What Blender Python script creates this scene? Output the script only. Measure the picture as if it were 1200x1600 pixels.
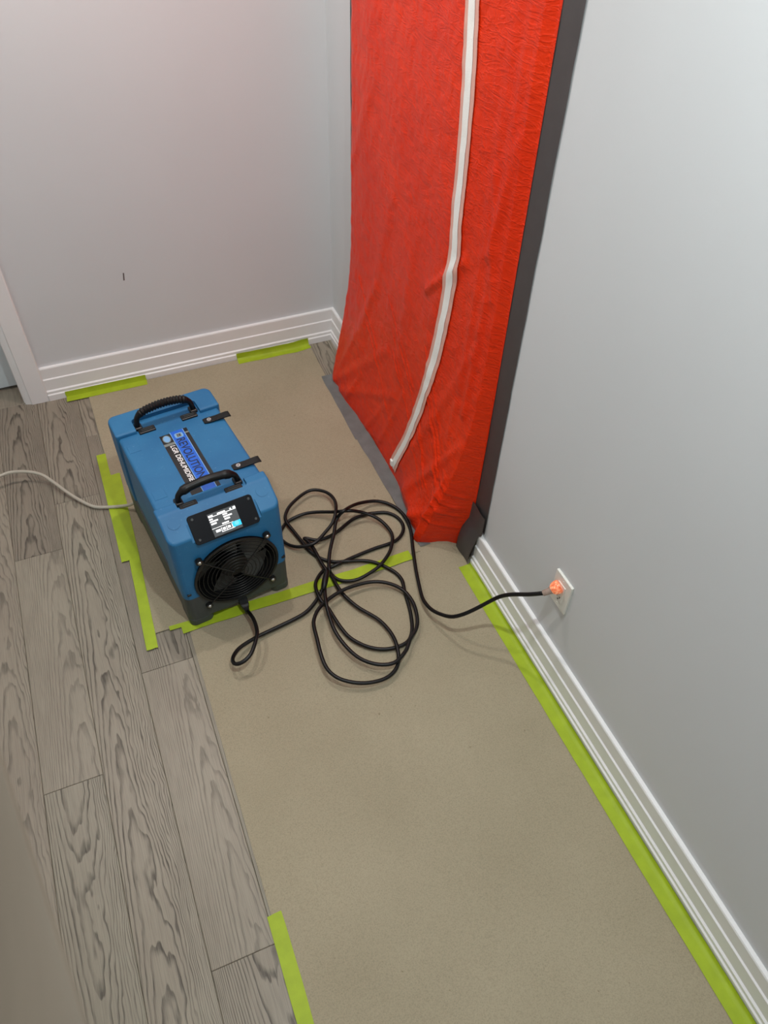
import bpy, bmesh, math, random
from mathutils import Vector, Matrix, noise as mnoise

# ------------------------------------------------------------------ clear
for o in list(bpy.data.objects):
    bpy.data.objects.remove(o, do_unlink=True)
scene = bpy.context.scene
COL = scene.collection

# ------------------------------------------------------------------ camera
CAM_POS = (-0.9608, 0.0, 2.025)
F_PX = 1201.46
cam_r = Vector((0.92250083, -0.38504643, 0.0270455))
cam_u = Vector((0.26844366, 0.69033222, 0.67184778))
cam_f = Vector((0.27736297, 0.61251994, -0.74019532))
cd = bpy.data.cameras.new('camera')
cd.sensor_fit = 'VERTICAL'
cd.sensor_height = 36.0
cd.lens = F_PX / 1600.0 * 36.0
cd.clip_start = 0.02
cd.dof.use_dof = True
cd.dof.focus_distance = 2.15
cd.dof.aperture_fstop = 5.2
cam = bpy.data.objects.new('camera', cd)
COL.objects.link(cam)
m = Matrix((cam_r, cam_u, -cam_f)).transposed().to_4x4()
m.translation = Vector(CAM_POS)
cam.matrix_world = m
scene.camera = cam

# ------------------------------------------------------------------ world, exposure
world = bpy.data.worlds.new('world')
scene.world = world
world.use_nodes = True
world.node_tree.nodes['Background'].inputs[0].default_value = (0.8, 0.85, 0.9, 1)
world.node_tree.nodes['Background'].inputs[1].default_value = 0.15
vs = scene.view_settings
vs.view_transform = 'Standard'
vs.look = 'None'
vs.gamma = 1.0
vs.use_curve_mapping = False
vs.exposure = 0.0

CEIL = 2.62
YB = 2.7428          # back wall plane
XL = -2.75           # left wall
YF = -1.5            # wall behind the camera
# recessed ceiling lights: x, y, watts, colour
DOWNLIGHTS = [(-0.55, 2.12, 13.0, (1.0, 0.935, 0.89), 'recessed ceiling light in front of the orange zip sheet'),
              (-1.50, 2.15, 13.0, (1.0, 0.935, 0.89), 'recessed ceiling light near the door in the end wall'),
              (-0.47, 0.52, 22.5, (0.93, 1.0, 1.0), 'recessed ceiling light above the wall outlet'),
              (-0.75, -0.60, 6.0, (0.92, 1.0, 1.0), 'recessed ceiling light behind the viewer')]

# ------------------------------------------------------------------ helpers
def link(o):
    COL.objects.link(o)
    return o

def tag(o, label, cat, group=None, kind=None):
    o['label'] = label
    if cat: o['category'] = cat
    if group: o['group'] = group
    if kind: o['kind'] = kind
    return o

def empty(name, loc=(0, 0, 0), rz=0.0):
    o = bpy.data.objects.new(name, None)
    o.empty_display_size = 0.05
    o.location = loc
    o.rotation_euler = (0, 0, rz)
    return link(o)

def obj(name, bm, mat, parent=None, smooth=False, auto=None):
    me = bpy.data.meshes.new(name)
    bmesh.ops.recalc_face_normals(bm, faces=bm.faces[:])
    if smooth or auto:
        for f in bm.faces: f.smooth = True
    if auto:
        for e in bm.edges:
            if len(e.link_faces) == 2 and e.calc_face_angle(0) > math.radians(auto):
                e.smooth = False
    bm.to_mesh(me)
    bm.free()
    me.materials.append(mat)
    o = bpy.data.objects.new(name, me)
    link(o)
    if parent: o.parent = parent
    return o

def struct(name, bm, mat, label, **k):
    o = obj(name, bm, mat, **k)
    o['kind'] = 'structure'
    o['label'] = label
    return o

def box(bm, lo, hi, bevel=0.0, seg=2):
    vs_ = bmesh.ops.create_cube(bm, size=1.0)['verts']
    lo, hi = Vector(lo), Vector(hi)
    for v in vs_:
        v.co = Vector(((lo[i] + hi[i]) / 2 + v.co[i] * (hi[i] - lo[i]) for i in range(3)))
    if bevel:
        es = list({e for v in vs_ for e in v.link_edges})
        bmesh.ops.bevel(bm, geom=es, offset=bevel, segments=seg, affect='EDGES', profile=0.5)
    return bm

def new_box(lo, hi, bevel=0.0, seg=2):
    return box(bmesh.new(), lo, hi, bevel, seg)

def prism(bm, pts, z0, z1):
    """extrude a plan polygon (x,y) from z0 to z1"""
    a = [bm.verts.new((p[0], p[1], z0)) for p in pts]
    b = [bm.verts.new((p[0], p[1], z1)) for p in pts]
    n = len(pts)
    bm.faces.new(a[::-1]); bm.faces.new(b)
    for i in range(n):
        bm.faces.new((a[i], a[(i + 1) % n], b[(i + 1) % n], b[i]))
    return bm

def rounded_rect(x0, y0, x1, y1, r, n=5):
    out = []
    for cx, cy, a0 in ((x1 - r, y1 - r, 0), (x0 + r, y1 - r, 90), (x0 + r, y0 + r, 180), (x1 - r, y0 + r, 270)):
        for k in range(n + 1):
            a = math.radians(a0 + 90 * k / n)
            out.append((cx + r * math.cos(a), cy + r * math.sin(a)))
    return out

def cyl(bm, p0, p1, r0, r1=None, n=24):
    r1 = r0 if r1 is None else r1
    p0, p1 = Vector(p0), Vector(p1)
    d = (p1 - p0).normalized()
    a = d.orthogonal().normalized(); b = d.cross(a)
    A = [bm.verts.new(p0 + (a * math.cos(2 * math.pi * i / n) + b * math.sin(2 * math.pi * i / n)) * r0) for i in range(n)]
    B = [bm.verts.new(p1 + (a * math.cos(2 * math.pi * i / n) + b * math.sin(2 * math.pi * i / n)) * r1) for i in range(n)]
    for i in range(n):
        bm.faces.new((A[i], A[(i + 1) % n], B[(i + 1) % n], B[i]))
    bm.faces.new(A[::-1]); bm.faces.new(B)
    return bm

def tube(bm, pts, r, n=8, closed=False, radii=None):
    pts = [Vector(p) for p in pts]
    N = len(pts)
    rings = []
    prev = None
    for i, p in enumerate(pts):
        t = (pts[(i + 1) % N if closed else min(i + 1, N - 1)] - pts[(i - 1) % N if closed else max(i - 1, 0)]).normalized()
        if prev is None:
            a = t.orthogonal().normalized()
        else:
            a = (prev - t * prev.dot(t)).normalized()
        prev = a
        b = t.cross(a)
        rr = radii[i] if radii else r
        rings.append([bm.verts.new(p + (a * math.cos(2 * math.pi * k / n) + b * math.sin(2 * math.pi * k / n)) * rr) for k in range(n)])
    for i in range(N if closed else N - 1):
        A, B = rings[i], rings[(i + 1) % N]
        for k in range(n):
            bm.faces.new((A[k], A[(k + 1) % n], B[(k + 1) % n], B[k]))
    if not closed:
        bm.faces.new(rings[0][::-1]); bm.faces.new(rings[-1])
    return bm

def spline(P, n=6):
    P = [Vector(p) for p in P]
    Q = [2 * P[0] - P[1]] + P + [2 * P[-1] - P[-2]]
    out = []
    for i in range(1, len(Q) - 2):
        a, b, c, d = Q[i - 1:i + 3]
        for k in range(n):
            t = k / n
            out.append(0.5 * ((2 * b) + (c - a) * t + (2 * a - 5 * b + 4 * c - d) * t * t + (3 * b - 3 * c + d - a) * t ** 3))
    out.append(P[-1])
    return out

def apply_mods(o):
    dg = bpy.context.evaluated_depsgraph_get()
    dg.update()
    me = bpy.data.meshes.new_from_object(o.evaluated_get(dg))
    o.modifiers.clear()
    o.data = me

def add_bevel(o, w, seg=3, ang=35):
    b = o.modifiers.new('bevel', 'BEVEL')
    b.width = w; b.segments = seg; b.limit_method = 'ANGLE'; b.angle_limit = math.radians(ang)
    b.harden_normals = False

def sm(a, b, x):
    t = max(0.0, min(1.0, (x - a) / (b - a)))
    return t * t * (3 - 2 * t)

# ------------------------------------------------------------------ materials
class NT:
    def __init__(self, name):
        self.m = bpy.data.materials.new(name)
        self.m.use_nodes = True
        self.t = self.m.node_tree
        self.b = self.t.nodes['Principled BSDF']
    def n(self, typ, **k):
        x = self.t.nodes.new(typ)
        for a, b in k.items(): setattr(x, a, b)
        return x
    def l(self, a, b): self.t.links.new(a, b)
    def math(self, op, a, b=None, clamp=False):
        x = self.n('ShaderNodeMath', operation=op, use_clamp=clamp)
        for i, v in enumerate((a, b)):
            if v is None: continue
            if isinstance(v, (int, float)): x.inputs[i].default_value = v
            else: self.l(v, x.inputs[i])
        return x.outputs[0]
    def coord(self, scale=(1, 1, 1), out='Object'):
        tc = self.n('ShaderNodeTexCoord'); mp = self.n('ShaderNodeMapping')
        mp.inputs['Scale'].default_value = scale
        self.l(tc.outputs[out], mp.inputs[0])
        return mp.outputs[0]
    def noise(self, vec, scale, detail=3, rough=0.5, dist=0.0):
        x = self.n('ShaderNodeTexNoise')
        x.inputs['Scale'].default_value = scale; x.inputs['Detail'].default_value = detail
        x.inputs['Roughness'].default_value = rough; x.inputs['Distortion'].default_value = dist
        self.l(vec, x.inputs['Vector'])
        return x.outputs[0]
    def ramp(self, fac, stops):
        x = self.n('ShaderNodeValToRGB')
        el = x.color_ramp.elements
        while len(el) < len(stops): el.new(0.5)
        for e, (p, c) in zip(el, stops):
            e.position = p
            e.color = tuple(c) + (1,) if not isinstance(c, (int, float)) else (c, c, c, 1)
        self.l(fac, x.inputs[0])
        return x.outputs[0]
    def mix(self, fac, a, b, mode='MIX'):
        x = self.n('ShaderNodeMix', data_type='RGBA', blend_type=mode)
        if isinstance(fac, (int, float)): x.inputs[0].default_value = fac
        else: self.l(fac, x.inputs[0])
        for i, v in ((6, a), (7, b)):
            if isinstance(v, tuple): x.inputs[i].default_value = v + (1,)
            else: self.l(v, x.inputs[i])
        return x.outputs[2]
    def bump(self, h, strength=0.3, dist=0.002):
        x = self.n('ShaderNodeBump')
        x.inputs['Strength'].default_value = strength; x.inputs['Distance'].default_value = dist
        self.l(h, x.inputs['Height'])
        self.l(x.outputs[0], self.b.inputs['Normal'])
    def set(self, **k):
        for a, v in k.items():
            i = self.b.inputs[a.replace('_', ' ')]
            if isinstance(v, tuple): i.default_value = v + (1,)
            elif isinstance(v, (int, float)): i.default_value = v
            else: self.l(v, i)
        return self

def srgb(r, g, b):
    f = lambda c: (c / 255 / 12.92) if c / 255 <= 0.04045 else ((c / 255 + 0.055) / 1.055) ** 2.4
    return (f(r), f(g), f(b))

def mat_plain(name, col, rough=0.5, metal=0.0, bump=0.0, bscale=300, var=0.06, spec=0.5):
    t = NT(name)
    v = t.coord()
    n = t.noise(v, 9, 4)
    c2 = tuple(max(0, c * (1 - var)) for c in col); c3 = tuple(c * (1 + var) for c in col)
    t.set(Base_Color=t.ramp(n, [(0.3, c2), (0.7, c3)]), Roughness=rough, Metallic=metal)
    t.b.inputs['Specular IOR Level'].default_value = spec
    if bump: t.bump(t.noise(v, bscale, 2), bump, 0.001)
    return t.m

def mat_emit(name, col, strength, base=(0.02, 0.02, 0.02)):
    t = NT(name)
    t.set(Base_Color=base, Emission_Color=col, Emission_Strength=strength, Roughness=0.4)
    return t.m

def mat_wall(name, col):
    t = NT(name)
    v = t.coord()
    n = t.noise(v, 1.3, 3)
    t.set(Base_Color=t.ramp(n, [(0.25, tuple(c * 0.965 for c in col)), (0.75, tuple(c * 1.03 for c in col))]), Roughness=0.55)
    t.b.inputs['Specular IOR Level'].default_value = 0.35
    t.bump(t.noise(v, 260, 3), 0.12, 0.0006)
    return t.m

def mat_oak(light, dark):
    """grey stained oak: nested cathedral arches along each plank"""
    t = NT('grey_oak')
    tc = t.n('ShaderNodeTexCoord'); oi = t.n('ShaderNodeObjectInfo')
    sep = t.n('ShaderNodeSeparateXYZ'); t.l(tc.outputs['Object'], sep.inputs[0])
    x, y = sep.outputs[0], sep.outputs[1]
    rnd = oi.outputs['Random']
    r2 = t.math('FRACT', t.math('MULTIPLY', rnd, 17.13))
    r3 = t.math('FRACT', t.math('MULTIPLY', rnd, 71.7))
    off = t.math('MULTIPLY', rnd, 40.0)
    comb = t.n('ShaderNodeCombineXYZ')
    t.l(t.math('ADD', x, off), comb.inputs[0]); t.l(t.math('ADD', y, off), comb.inputs[1]); t.l(off, comb.inputs[2])
    def sv(s):
        mp = t.n('ShaderNodeMapping'); mp.inputs['Scale'].default_value = s; t.l(comb.outputs[0], mp.inputs[0]); return mp.outputs[0]
    wob = t.noise(sv((7, 1.7, 1)), 1.0, 4, 0.6)
    wob2 = t.noise(sv((40, 14, 1)), 1.0, 2, 0.5)
    # arch centre shifts from plank to plank
    xc = t.math('ADD', x, t.math('MULTIPLY', t.math('SUBTRACT', r2, 0.5), 0.10))
    xw = t.math('ADD', xc, t.math('MULTIPLY', t.math('SUBTRACT', wob, 0.5), 0.05))
    par = t.math('MULTIPLY', t.math('MULTIPLY', xw, xw), 1150.0)
    sgn = t.math('SUBTRACT', t.math('MULTIPLY', t.math('GREATER_THAN', r3, 0.45), 2.0), 1.0)
    lin = t.math('MULTIPLY', t.math('MULTIPLY', y, sgn), t.math('ADD', t.math('MULTIPLY', r3, 4.0), 3.5))
    val = t.math('ADD', t.math('ADD', par, lin), t.math('ADD', t.math('MULTIPLY', wob, 7.0), t.math('MULTIPLY', wob2, 0.55)))
    saw = t.math('FRACT', val)
    band = t.ramp(saw, [(0.0, 0.0), (0.48, 0.05), (0.74, 0.95), (0.86, 1.0), (0.93, 0.0)])
    brk = t.noise(sv((60, 9, 1)), 1.0, 3, 0.6)
    band = t.math('MULTIPLY', band, t.ramp(brk, [(0.28, 0.25), (0.60, 1.0)]))
    pores = t.ramp(t.noise(sv((700, 14, 1)), 1.0, 2, 0.5), [(0.42, 0.0), (0.66, 1.0)])
    amt = t.ramp(t.math('FRACT', t.math('MULTIPLY', rnd, 5.77)), [(0.0, 0.5), (0.35, 0.9), (1.0, 1.0)])
    grain = t.math('ADD', t.math('MULTIPLY', t.math('MULTIPLY', band, amt), 0.74), t.math('MULTIPLY', pores, 0.22), True)
    mid = tuple((a + b) / 2 for a, b in zip(light, dark))
    col = t.mix(grain, light, dark)
    tone = t.ramp(t.math('FRACT', t.math('MULTIPLY', rnd, 33.3)), [(0.0, (0.80, 0.78, 0.76)), (0.5, (1.0, 0.985, 0.96)), (1.0, (0.94, 0.95, 0.92))])
    col = t.mix(1.0, col, tone, 'MULTIPLY')
    blot = t.ramp(t.noise(sv((7, 3, 1)), 1.0, 3), [(0.3, (0.90, 0.88, 0.88)), (0.7, (1.04, 1.04, 1.04))])
    col = t.mix(1.0, col, blot, 'MULTIPLY')
    t.set(Base_Color=col, Roughness=t.ramp(grain, [(0, 0.40), (1, 0.55)]))
    t.b.inputs['Specular IOR Level'].default_value = 0.4
    t.bump(t.math('MULTIPLY', grain, -1.0), 0.25, 0.0008)
    return t.m

def mat_paper():
    t = NT('kraft_board')
    v = t.coord()
    base = t.ramp(t.noise(v, 3, 4), [(0.3, srgb(152, 142, 119)), (0.7, srgb(161, 151, 128))])
    sp = t.ramp(t.noise(v, 330, 3, 0.7), [(0.32, (0.80, 0.80, 0.79)), (0.5, (1, 1, 1)), (0.70, (1.10, 1.09, 1.08))])
    fleck = t.ramp(t.noise(v, 55, 2, 0.6), [(0.735, (1, 1, 1)), (0.77, (0.75, 0.72, 0.68))])
    c = t.mix(1.0, t.mix(1.0, base, sp, 'MULTIPLY'), fleck, 'MULTIPLY')
    t.set(Base_Color=c, Roughness=0.78)
    t.b.inputs['Specular IOR Level'].default_value = 0.25
    t.bump(t.noise(v, 330, 3, 0.7), 0.15, 0.0006)
    return t.m

def mat_tape(name, col, rough=0.5, streak=0.12, dark=0.8):
    t = NT(name)
    v = t.coord((1, 1, 1))
    n = t.noise(v, 25, 4, 0.6)
    t.set(Base_Color=t.ramp(n, [(0.3, tuple(c * dark for c in col)), (0.7, tuple(min(1, c * 1.06) for c in col))]), Roughness=rough)
    t.bump(t.noise(v, 420, 2), 0.25, 0.0006)
    return t.m

def mat_sheet():
    """thin orange red polyethylene with fine crinkles"""
    t = NT('orange_poly_sheet')
    v = t.coord()
    vs1 = t.coord((2.0, 14.0, 5.0))
    col = t.ramp(t.noise(v, 5, 4), [(0.3, srgb(220, 46, 8)), (0.7, srgb(230, 54, 14))])
    t.set(Base_Color=col, Roughness=0.34)
    t.b.inputs['Specular IOR Level'].default_value = 0.24
    tc = t.n('ShaderNodeTexCoord')
    rot = t.n('ShaderNodeMapping'); rot.inputs['Rotation'].default_value = (math.radians(38), 0, 0); rot.inputs['Scale'].default_value = (2, 9, 34)
    t.l(tc.outputs['Object'], rot.inputs[0])
    n1 = t.noise(vs1, 3.0, 5, 0.6, 0.6)
    n2 = t.noise(rot.outputs[0], 1.3, 4, 0.6, 0.8)
    n3 = t.noise(v, 75, 5, 0.7, 0.8)
    n4 = t.noise(v, 14, 4, 0.6, 1.2)
    rid = t.math('SUBTRACT', 1.0, t.math('MULTIPLY', t.math('ABSOLUTE', t.math('SUBTRACT', n2, 0.5)), 14.0), True)
    rid4 = t.math('SUBTRACT', 1.0, t.math('MULTIPLY', t.math('ABSOLUTE', t.math('SUBTRACT', n4, 0.5)), 9.0), True)
    h = t.math('ADD', t.math('ADD', t.math('MULTIPLY', n1, 0.18), t.math('MULTIPLY', rid, 0.20)), t.math('ADD', t.math('MULTIPLY', n3, 0.38), t.math('MULTIPLY', rid4, 0.16)))
    t.bump(h, 0.6, 0.006)
    t.b.inputs['Subsurface Weight'].default_value = 0.0
    return t.m

def mat_blue():
    t = NT('blue_moulded_plastic')
    v = t.coord()
    base = t.ramp(t.noise(v, 6, 4), [(0.3, srgb(32, 98, 146)), (0.7, srgb(44, 114, 160))])
    scuff = t.ramp(t.noise(t.coord((3, 3, 3)), 26, 6, 0.75), [(0.60, 0.0), (0.80, 0.5)])
    t.set(Base_Color=t.mix(scuff, base, srgb(120, 165, 200)), Roughness=0.5)
    t.b.inputs['Specular IOR Level'].default_value = 0.4
    t.bump(t.noise(v, 380, 2), 0.15, 0.0006)
    return t.m

def mat_tube():
    t = NT('clear_vinyl')
    t.set(Base_Color=srgb(205, 200, 186), Roughness=0.2, IOR=1.3)
    t.b.inputs['Transmission Weight'].default_value = 0.35
    return t.m

def mat_clear_orange():
    t = NT('lit_orange_plug')
    v = t.coord()
    n = t.n('ShaderNodeTexVoronoi'); n.inputs['Scale'].default_value = 130; t.l(v, n.inputs['Vector'])
    c = t.ramp(n.outputs['Distance'], [(0.1, srgb(255, 190, 150)), (0.45, srgb(250, 140, 95)), (0.9, srgb(205, 95, 60))])
    t.set(Base_Color=c, Emission_Color=c, Emission_Strength=0.3, Roughness=0.2)
    return t.m

def mat_blurwood():
    t = NT('grey_brown_rail_wood')
    v = t.coord((14, 1.2, 14))
    n = t.noise(v, 2.0, 4, 0.55)
    t.set(Base_Color=t.ramp(n, [(0.3, srgb(82, 73, 61)), (0.7, srgb(94, 84, 71))]), Roughness=0.6)
    return t.m

WALL_C = srgb(208, 211, 213)
M = dict(
    wall=mat_wall('grey_wall_paint', WALL_C),
    ceiling=mat_wall('white_ceiling_paint', srgb(235, 235, 233)),
    trim=mat_plain('white_trim_paint', srgb(232, 232, 232), 0.32, var=0.015),
    door=mat_plain('pale_door_paint', srgb(205, 214, 218), 0.4, var=0.02),
    oak=mat_oak(srgb(150, 143, 129), srgb(60, 55, 48)),
    under=mat_plain('dark_subfloor', srgb(58, 52, 46), 0.9),
    paper=mat_paper(),
    lime=mat_tape('lime_masking_tape', srgb(156, 178, 25), 0.6, dark=0.88),
    duct=mat_tape('silver_duct_tape', srgb(112, 116, 115), 0.3, dark=0.8),
    darktape=mat_tape('dark_grey_tape', srgb(70, 67, 67), 0.45, dark=0.9),
    sheet=mat_sheet(),
    zipwhite=mat_tape('pinkish_zip_tape', srgb(226, 172, 158), 0.4, dark=0.9),
    zipteeth=mat_plain('white_zip_coil', srgb(244, 244, 240), 0.4, bump=0.6, bscale=260),
    blue=mat_blue(),
    grey=mat_plain('dark_grey_plastic', srgb(66, 70, 70), 0.55, bump=0.15),
    black=mat_plain('black_plastic', srgb(20, 20, 21), 0.42),
    rubber=mat_plain('black_rubber', srgb(9, 9, 10), 0.42, spec=0.35),
    wire=mat_plain('black_wire', srgb(24, 24, 25), 0.35),
    blade=mat_plain('grey_fan_blade', srgb(78, 78, 75), 0.4),
    steel=mat_plain('bright_steel', srgb(200, 200, 198), 0.3, metal=1.0),
    panel=mat_plain('gloss_black_panel', srgb(6, 7, 14), 0.3, spec=0.2),
    stick_blue=mat_plain('sticker_blue', srgb(30, 98, 205), 0.35, var=0.03),
    stick_black=mat_plain('sticker_black', srgb(26, 26, 28), 0.35),
    stick_dark=mat_plain('sticker_navy_ink', srgb(16, 34, 66), 0.4),
    stick_white=mat_plain('sticker_white_ink', srgb(240, 240, 240), 0.4, var=0.01),
    stick_badge=mat_plain('sticker_badge_blue', srgb(120, 170, 215), 0.4),
    stick_grey=mat_plain('sticker_worn_grey', srgb(120, 128, 124), 0.5),
    screen=mat_emit('screen_dark', (0.05, 0.055, 0.06), 1.0),
    ink=mat_emit('screen_white', (1, 1, 1), 1.1, (0.8, 0.8, 0.8)),
    cyan=mat_emit('screen_cyan', srgb(40, 190, 235), 1.0, srgb(40, 150, 190)),
    plate=mat_plain('outlet_plate_plastic', srgb(225, 225, 218), 0.35, var=0.02),
    slot=mat_plain('outlet_slot_dark', srgb(20, 20, 20), 0.8),
    clear=mat_tube(), plug=mat_clear_orange(), rail=mat_blurwood(),
    scuff=mat_plain('wall_scuff', srgb(96, 84, 84), 0.7),
    lamp=mat_emit('lamp_lens', (1, 0.97, 0.92), 6.0, (0.9, 0.9, 0.9)),
)

# ------------------------------------------------------------------ room shell
bm = new_box((0, YF - 0.1, -0.05), (0.12, YB + 0.12, CEIL))
wall_right = struct('wall_right', bm, M['wall'], 'plain grey painted wall along the right')
DX0, DX1, DZ = -2.13, -1.300, 2.05      # door opening in the end wall
bm = bmesh.new()
box(bm, (DX1, YB, -0.05), (0.0, YB + 0.13, CEIL))
box(bm, (XL, YB, -0.05), (DX0, YB + 0.13, CEIL))
box(bm, (DX0, YB, DZ), (DX1, YB + 0.13, CEIL))
wall_back = struct('wall_back', bm, M['wall'], 'grey painted end wall with one small dark scuff')
bm = new_box((-0.8295, YB - 0.0006, 0.447), (-0.8245, YB + 0.001, 0.477), 0.0)
for v in bm.verts:
    if v.co.z > 0.46: v.co.x += 0.004
sc_ = obj('scuff_mark', bm, M['scuff'], wall_back); sc_['label'] = 'small dark scuff mark'
bm = new_box((XL - 0.12, YF - 0.1, -0.05), (XL, YB + 0.13, CEIL))
struct('wall_left', bm, M['wall'], 'grey painted wall on the left, out of view')
bm = new_box((XL, YF - 0.12, -0.05), (0, YF, CEIL))
struct('wall_front', bm, M['wall'], 'grey painted wall behind the viewer')
bm = new_box((XL - 0.12, YF - 0.12, CEIL), (0.12, YB + 0.13, CEIL + 0.1))
struct('ceiling', bm, M['ceiling'], 'white ceiling, out of view')

# ------------------------------------------------------------------ floor planks
bm = new_box((XL - 0.1, YF - 0.1, -0.06), (0.1, YB + 0.25, -0.012))
floor = struct('floor', bm, M['under'], 'grey-brown oak plank floor with cathedral grain')
random.seed(11)
def plank(x0, x1, y0, y1):
    hx, hy = (x1 - x0) / 2 - 0.0003, (y1 - y0) / 2 - 0.0003
    c = 0.0014
    b = bmesh.new()
    rings = []
    for ix, iz in ((0, -0.012), (0, -c), (c, 0.0)):
        rings.append([b.verts.new((sx * (hx - ix), sy * (hy - ix), iz)) for sx, sy in ((-1, -1), (1, -1), (1, 1), (-1, 1))])
    for A, B in zip(rings, rings[1:]):
        for k in range(4): b.faces.new((A[k], A[(k + 1) % 4], B[(k + 1) % 4], B[k]))
    b.faces.new(rings[-1]); b.faces.new(rings[0][::-1])
    o = obj('plank', b, M['oak'], floor)
    o.location = ((x0 + x1) / 2, (y0 + y1) / 2, 0)
    return o
PW = 0.1535
known = {0: [-0.1, 1.071, 1.914], 1: [0.62 - 0.9, 2.13], 2: [-0.75, 0.505, 1.34, 2.45], -1: [-0.6, 0.55, 2.39 + 0.9]}
k = -9
while True:
    x0 = -1.427 + PW * k
    x1 = x0 + PW
    if x0 > -0.002: break
    x0c, x1c = max(x0, XL), min(x1, 0.0)
    js = known.get(k)
    if js is None:
        js = []; yy = YF + random.uniform(0.2, 1.2)
        while yy < YB - 0.3:
            js.append(yy); yy += random.uniform(0.8, 1.5)
    js = [YF] + [j for j in js if YF + 0.1 < j < YB - 0.1] + [YB - 0.006]
    if x1c - x0c > 0.01:
        for a, b_ in zip(js, js[1:]):
            plank(x0c, x1c, a, b_)
    k += 1
plank(DX0, DX1, YB - 0.006, YB + 0.20)    # plank lying across the doorway

# ------------------------------------------------------------------ baseboards (stepped profile), casing, door
PROF = [(0.0, 0.147), (0.0105, 0.147), (0.0125, 0.143), (0.0125, 0.098), (0.0165, 0.094), (0.0165, 0.046), (0.0215, 0.041), (0.0215, 0.030), (0.0255, 0.026), (0.0255, 0.0), (0.0, 0.0)]
def sweep(bm, prof, p0, d0, p1, d1):
    """profile (out,z) between two plan points; d = plan direction of 'out' (mitred)"""
    A = [bm.verts.new((p0[0] + d0[0] * o, p0[1] + d0[1] * o, z)) for o, z in prof]
    B = [bm.verts.new((p1[0] + d1[0] * o, p1[1] + d1[1] * o, z)) for o, z in prof]
    n = len(prof)
    for i in range(n):
        bm.faces.new((A[i], A[(i + 1) % n], B[(i + 1) % n], B[i]))
    bm.faces.new(A); bm.faces.new(B[::-1])
bm = bmesh.new()
sweep(bm, PROF, (0, YF), (-1, 0), (0, 1.352), (-1, 0))
sweep(bm, PROF, (0, 2.50), (-1, 0), (0, YB), (-1, -1))
struct('baseboard_right', bm, M['trim'], 'white stepped baseboard along the right wall')
bm = bmesh.new()
sweep(bm, PROF, (-1.222, YB), (0, -1), (0, YB), (-1, -1))
struct('baseboard_back', bm, M['trim'], 'white stepped baseboard along the end wall')
# door casing
CP = [(0.0, 0.0), (0.0, 0.020), (0.004, 0.024), (0.066, 0.024), (0.070, 0.020), (0.082, 0.016), (0.092, 0.012), (0.092, 0.0)]   # across from the outer edge, out
bm = bmesh.new()
prism(bm, [(-1.222 - a, YB - o) for a, o in CP], 0.0, DZ + 0.08)
o_ = struct('trim_1', bm, M['trim'], 'white door casing at the left end of the far wall')
bm = bmesh.new()
prism(bm, [(DX0 - 0.013 + a - 0.07, YB - o) for a, o in CP], 0.0, DZ + 0.08)
struct('trim_2', bm, M['trim'], 'white door casing on the far side of the doorway, out of view')
bm = new_box((DX0 - 0.08, YB - 0.022, DZ - 0.005), (-1.222, YB, DZ + 0.085), 0.003)
struct('trim_3', bm, M['trim'], 'white head casing above the doorway, out of view')
bm = bmesh.new()
box(bm, (DX1 - 0.018, YB - 0.001, 0), (DX1, YB + 0.13, DZ))
box(bm, (DX0, YB - 0.001, 0), (DX0 + 0.018, YB + 0.13, DZ))
struct('trim_4', bm, M['trim'], 'white door jamb inside the doorway')
bm = bmesh.new()
box(bm, (DX0 + 0.02, YB + 0.108, 0.014), (DX1 - 0.021, YB + 0.148, DZ - 0.004), 0.002)
door = struct('door_1', bm, M['door'], 'pale door standing closed beyond the white casing')
for zz0, zz1 in ((0.18, 0.95), (1.10, 1.90)):
    for xa, xb in ((DX0 + 0.12, (DX0 + DX1) / 2 - 0.04), ((DX0 + DX1) / 2 + 0.04, DX1 - 0.12)):
        obj('door_panel', new_box((xa, YB + 0.102, zz0), (xb, YB + 0.112, zz1), 0.004), M['door'], door)
bm = bmesh.new(); cyl(bm, (DX0 + 0.08, YB + 0.06, 0.95), (DX0 + 0.08, YB + 0.11, 0.95), 0.025)
obj('door_knob', bm, M['steel'], door, auto=40)

# ------------------------------------------------------------------ ceiling lights
for (lx, ly, w, c, lab) in DOWNLIGHTS:
    t = tag(empty('ceiling_light', (lx, ly, CEIL)), lab + ', out of view', 'ceiling light', 'recessed ceiling lights')
    b = bmesh.new()
    n = 32
    ring = [[b.verts.new((r_ * math.cos(2 * math.pi * i / n), r_ * math.sin(2 * math.pi * i / n), z_)) for i in range(n)] for r_, z_ in ((0.075, 0.0), (0.073, -0.006), (0.056, -0.004), (0.054, 0.0))]
    for A, B in zip(ring, ring[1:]):
        for i in range(n): b.faces.new((A[i], A[(i + 1) % n], B[(i + 1) % n], B[i]))
    obj('trim_ring', b, M['trim'], t, smooth=True)
    b = bmesh.new(); cyl(b, (0, 0, 0.0), (0, 0, -0.002), 0.054, n=32)
    obj('lens', b, M['lamp'], t)
    ld = bpy.data.lights.new('downlight', 'AREA')
    ld.shape = 'DISK'; ld.size = 0.065; ld.energy = w; ld.color = c
    lo = link(bpy.data.objects.new('downlight', ld)); lo.parent = t; lo.location = (0, 0, -0.006)

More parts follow.
